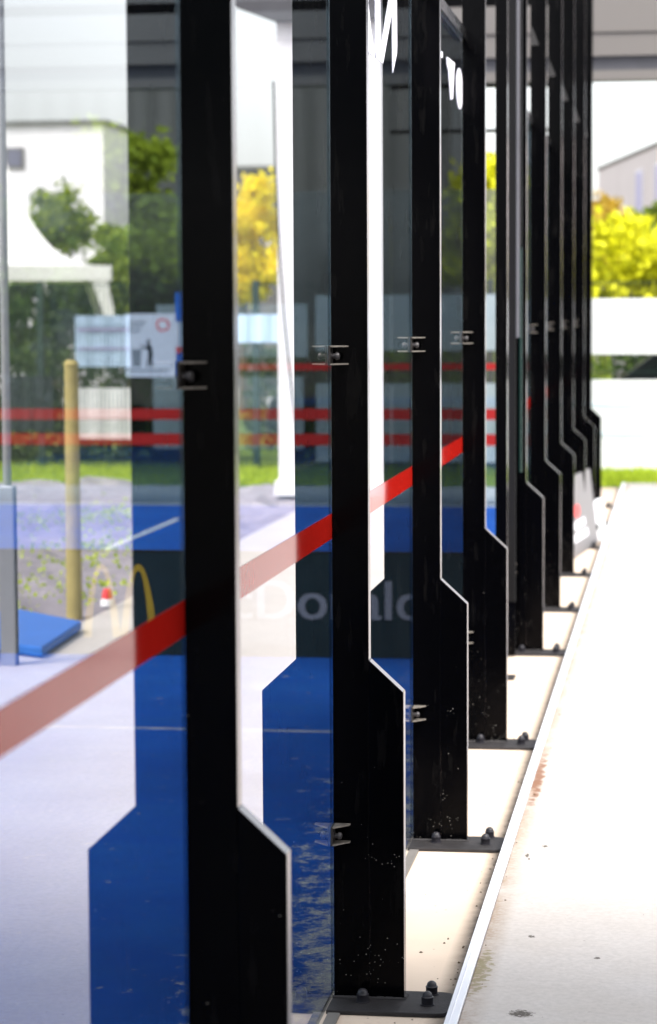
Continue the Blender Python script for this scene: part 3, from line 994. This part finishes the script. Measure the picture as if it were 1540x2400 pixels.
# ------------------------------------------------------------------ buildings
def building(name, loc, label, w_, d_, h_, wm, wins=(), rz=0.0, roof='roofedge', lip=0.12):
    e = thing(name, loc, label, 'building', rz=rz)
    MB().box(0, w_, 0, d_, 0, h_).build('wall', M[wm], e)
    MB().box(-lip, w_ + lip, -lip, d_ + lip, h_ + 0.002, h_ + 0.10).build('roof', M[roof], e)
    for (a, b, z0, z1, m) in wins:
        f = MB().box(a - 0.06, b + 0.06, -0.05, -0.002, z0 - 0.06, z1 + 0.06).build('window', M['whitewall'] if wm != 'whitewall' else M['fascia'], e)
        MB().box(a, b, -0.056, -0.0505, z0, z1).build('pane', M[m], f)
    return e
building('warehouse', (-16.0, 46, -0.05), 'big grey clad building seen dimly through the glass on the left', 12.75, 2.5, 9.0, 'greywall', [(3.2, 4.2, 0.4, 3.0, 'window')])
po = thing('poster', (-5.60, 45.9, 1.95), 'dark poster with a red band on the grey building wall', 'poster')
MB().box(0, 0.44, -0.02, 0.0, 0, 1.12).build('sheet', M['poster'], po)
MB().box(0, 0.44, -0.024, -0.021, 0.0, 0.08).build('red_band', M['signr'], po)
MB().box(0.05, 0.39, -0.024, -0.021, 0.92, 1.02).build('title_band', M['inkg'], po)
building('white_building', (13.1, 60, -0.05), 'white flat-roofed building with one small window, mirrored at upper left', 10, 9, 6.5, 'whitewall', [(2.05, 2.40, 5.5, 5.9, 'window')])
building('grey_block', (8.2, 62, -0.05), 'grey building behind the yellow tree, mirrored beside the nearest post', 2.1, 9, 5.45, 'greywall', [(0.5, 1.1, 3.2, 4.2, 'window')])
fb = building('far_block', (-1.75, 82.5, -0.05), 'pinkish clad building with lilac window strips behind the lime tree', 16.5, 5, 6.45, 'pinkwall',
              [(8.6, 9.7, 0.6, 5.9, 'lilac'), (12.2, 13.4, 0.6, 5.9, 'lilac'), (14.6, 15.6, 0.6, 5.9, 'lilac')], rz=math.atan2(-13, 2.18), roof='fascia', lip=0.05)

# ------------------------------------------------------------------ trees
TG = 'trees beyond the fence'
def tree(name, label, x, y, h, cz, rx, rz_, leaf, n, size, trunk=0.11, seed=1, group=TG):
    random.seed(seed)
    e = thing(name, (x, y, -0.03), label, 'tree', group)
    tk = MB()
    fork = max(0.5, cz - rz_ * 0.7)
    tk.tube((0, 0, -0.05), (random.uniform(-.05, .05), 0, fork), trunk, trunk * 0.7, n=10)
    for k in range(7):
        a = k * 0.9 + random.random()
        el = random.uniform(0.5, 1.2)
        l_ = rx * random.uniform(0.6, 0.9)
        tk.tube((0, 0, fork - 0.1 + 0.06 * k), (l_ * math.cos(a) * math.cos(el), l_ * math.sin(a) * math.cos(el), fork + rz_ * math.sin(el)), trunk * 0.45, trunk * 0.12, n=7)
    tk.build('trunk', M['bark'], e)
    cr = MB()
    cl = []
    for k in range(26):
        while True:
            p = Vector((random.uniform(-1, 1), random.uniform(-1, 1), random.uniform(-1, 1)))
            if 0.25 < p.length < 1: break
        cl.append((Vector((p.x * rx * 0.85, p.y * rx * 0.85, cz + p.z * rz_ * 0.85)), random.uniform(0.16, 0.34) * rx))
    for k in range(n):
        c, r_ = random.choice(cl)
        cr.leafquad((c.x + random.gauss(0, r_ * 0.55), c.y + random.gauss(0, r_ * 0.55), max(0.1, c.z + random.gauss(0, r_ * 0.5))), size)
    cr.build('crown', L[leaf], e, fix=False)
tree('lime_tree', 'round lime yellow tree just above the upper white banner at right', 0.15, 40, 3.3, 2.35, 1.5, 1.0, 'lime', 6500, 0.16, seed=21)
tree('lime_tree', 'tall lime yellow tree seen through the open gateway', -2.35, 42, 4.8, 3.3, 1.05, 1.55, 'lime', 5500, 0.16, seed=22)
tree('olive_tree', 'olive and orange tree before the pinkish building', -0.75, 56, 4.7, 3.6, 0.95, 1.0, 'olive', 3500, 0.17, seed=23)
tree('green_tree', 'green tree at the right edge before the pinkish building', 0.62, 55, 5.0, 3.4, 0.75, 1.35, 'green', 3500, 0.17, seed=24)
tree('green_tree', 'tall green tree seen through the glass left of the nearest post', -7.75, 39, 5.2, 3.1, 1.25, 1.9, 'spring', 9000, 0.17, seed=25)
tree('green_tree', 'broad green tree just left of the one by the nearest post', -9.7, 38, 4.6, 2.6, 1.3, 1.7, 'green', 6500, 0.17, seed=26)
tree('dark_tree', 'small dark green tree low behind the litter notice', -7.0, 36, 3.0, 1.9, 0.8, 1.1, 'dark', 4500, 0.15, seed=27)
tree('dark_tree', 'round tree above the marquee roof, mirrored at upper left', 12.1, 51, 5.0, 3.75, 0.95, 0.85, 'green', 2600, 0.15, seed=28)
tree('yellow_tree', 'bright yellow tree mirrored in the glass beside the nearest post', 7.0, 45, 4.7, 3.05, 0.85, 1.55, 'yellow', 6500, 0.15, seed=29)
tree('green_tree', 'green tree between marquee and yellow tree, mirrored in the nearest panel', 9.55, 47, 4.0, 2.6, 0.85, 1.3, 'green', 5000, 0.17, seed=30)
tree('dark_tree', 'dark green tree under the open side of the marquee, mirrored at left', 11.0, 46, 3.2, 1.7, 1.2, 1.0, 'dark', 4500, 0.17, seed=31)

HG = 'clipped hedges behind the wire fence'
def hedge(x0, x1, label, leaf, seed, y=30.6):
    random.seed(seed)
    e = thing('hedge', ((x0 + x1) / 2, y, -0.03), label, 'hedge', HG)
    hw_ = (x1 - x0) / 2
    c = MB()
    for k in range(int(1500 * (x1 - x0))):
        c.leafquad((random.uniform(-hw_, hw_), random.gauss(0, 0.28), abs(random.uniform(0.02, 1.42) + random.gauss(0, 0.05))), 0.10)
    c.build('foliage', L[leaf], e, fix=False)
    s_ = MB()
    for k in range(int((x1 - x0) * 4)):
        x = -hw_ + (k + 0.5) / 4
        s_.tube((x, 0, -0.05), (x + 0.05, 0.03, 1.1), 0.02, 0.008, n=6)
    s_.build('stems', M['bark'], e)
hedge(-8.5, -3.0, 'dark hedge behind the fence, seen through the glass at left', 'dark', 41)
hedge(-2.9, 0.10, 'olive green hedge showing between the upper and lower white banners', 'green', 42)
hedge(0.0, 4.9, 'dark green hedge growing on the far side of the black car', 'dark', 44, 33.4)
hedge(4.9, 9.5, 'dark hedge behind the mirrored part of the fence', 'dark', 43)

# ------------------------------------------------------------------ parked car behind the banners
cr = thing('parked_car', (0.16, 31.2, -0.004), 'black parked car, its rear showing between the two white banners', 'car')
prof = [(0.0, 0.45), (0.02, 0.80), (0.05, 1.02), (0.22, 1.16), (0.55, 1.40), (1.1, 1.47), (2.0, 1.45), (2.7, 1.08), (3.6, 0.95), (3.95, 0.80), (4.02, 0.45), (3.7, 0.25), (0.3, 0.25)]
MB().prism(prof, 'y', -0.82, 0.82).build('body', M['paint'], cr, bevel=0.06)
f = MB().prism([(0.40, 1.10), (0.62, 1.34), (1.12, 1.41), (1.35, 1.41), (1.35, 1.08)], 'y', -0.825, -0.8215)
f.build('rear_side_window', M['carglass'], cr)
MB().prism([(1.42, 1.08), (1.42, 1.41), (1.95, 1.39), (2.45, 1.10)], 'y', -0.825, -0.8215).build('front_side_window', M['carglass'], cr)
for x in (0.75, 3.2):
    for sy in (-1, 1):
        wh = MB().lathe([(0.18, -0.10), (0.29, -0.10), (0.31, -0.07), (0.31, 0.07), (0.29, 0.10), (0.18, 0.10)], (x, sy * 0.76, 0.31), 'y', 24).build('wheel', M['tyre'], cr, smooth=True)
        MB().lathe([(0.175, -0.102), (0.175, 0.102), (0.05, 0.106)], (x, sy * 0.76, 0.31), 'y', 20).build('rim', M['rim'], wh, smooth=True)
for sy in (-0.6, 0.6):
    MB().box(3.93, 3.99, sy - 0.15, sy + 0.15, 0.68, 0.80).build('headlight', M['lamp'], cr, bevel=0.02)
    MB().box(0.005, 0.05, sy - 0.12, sy + 0.12, 0.82, 0.98).build('tail_light', M['signr'], cr, bevel=0.02)
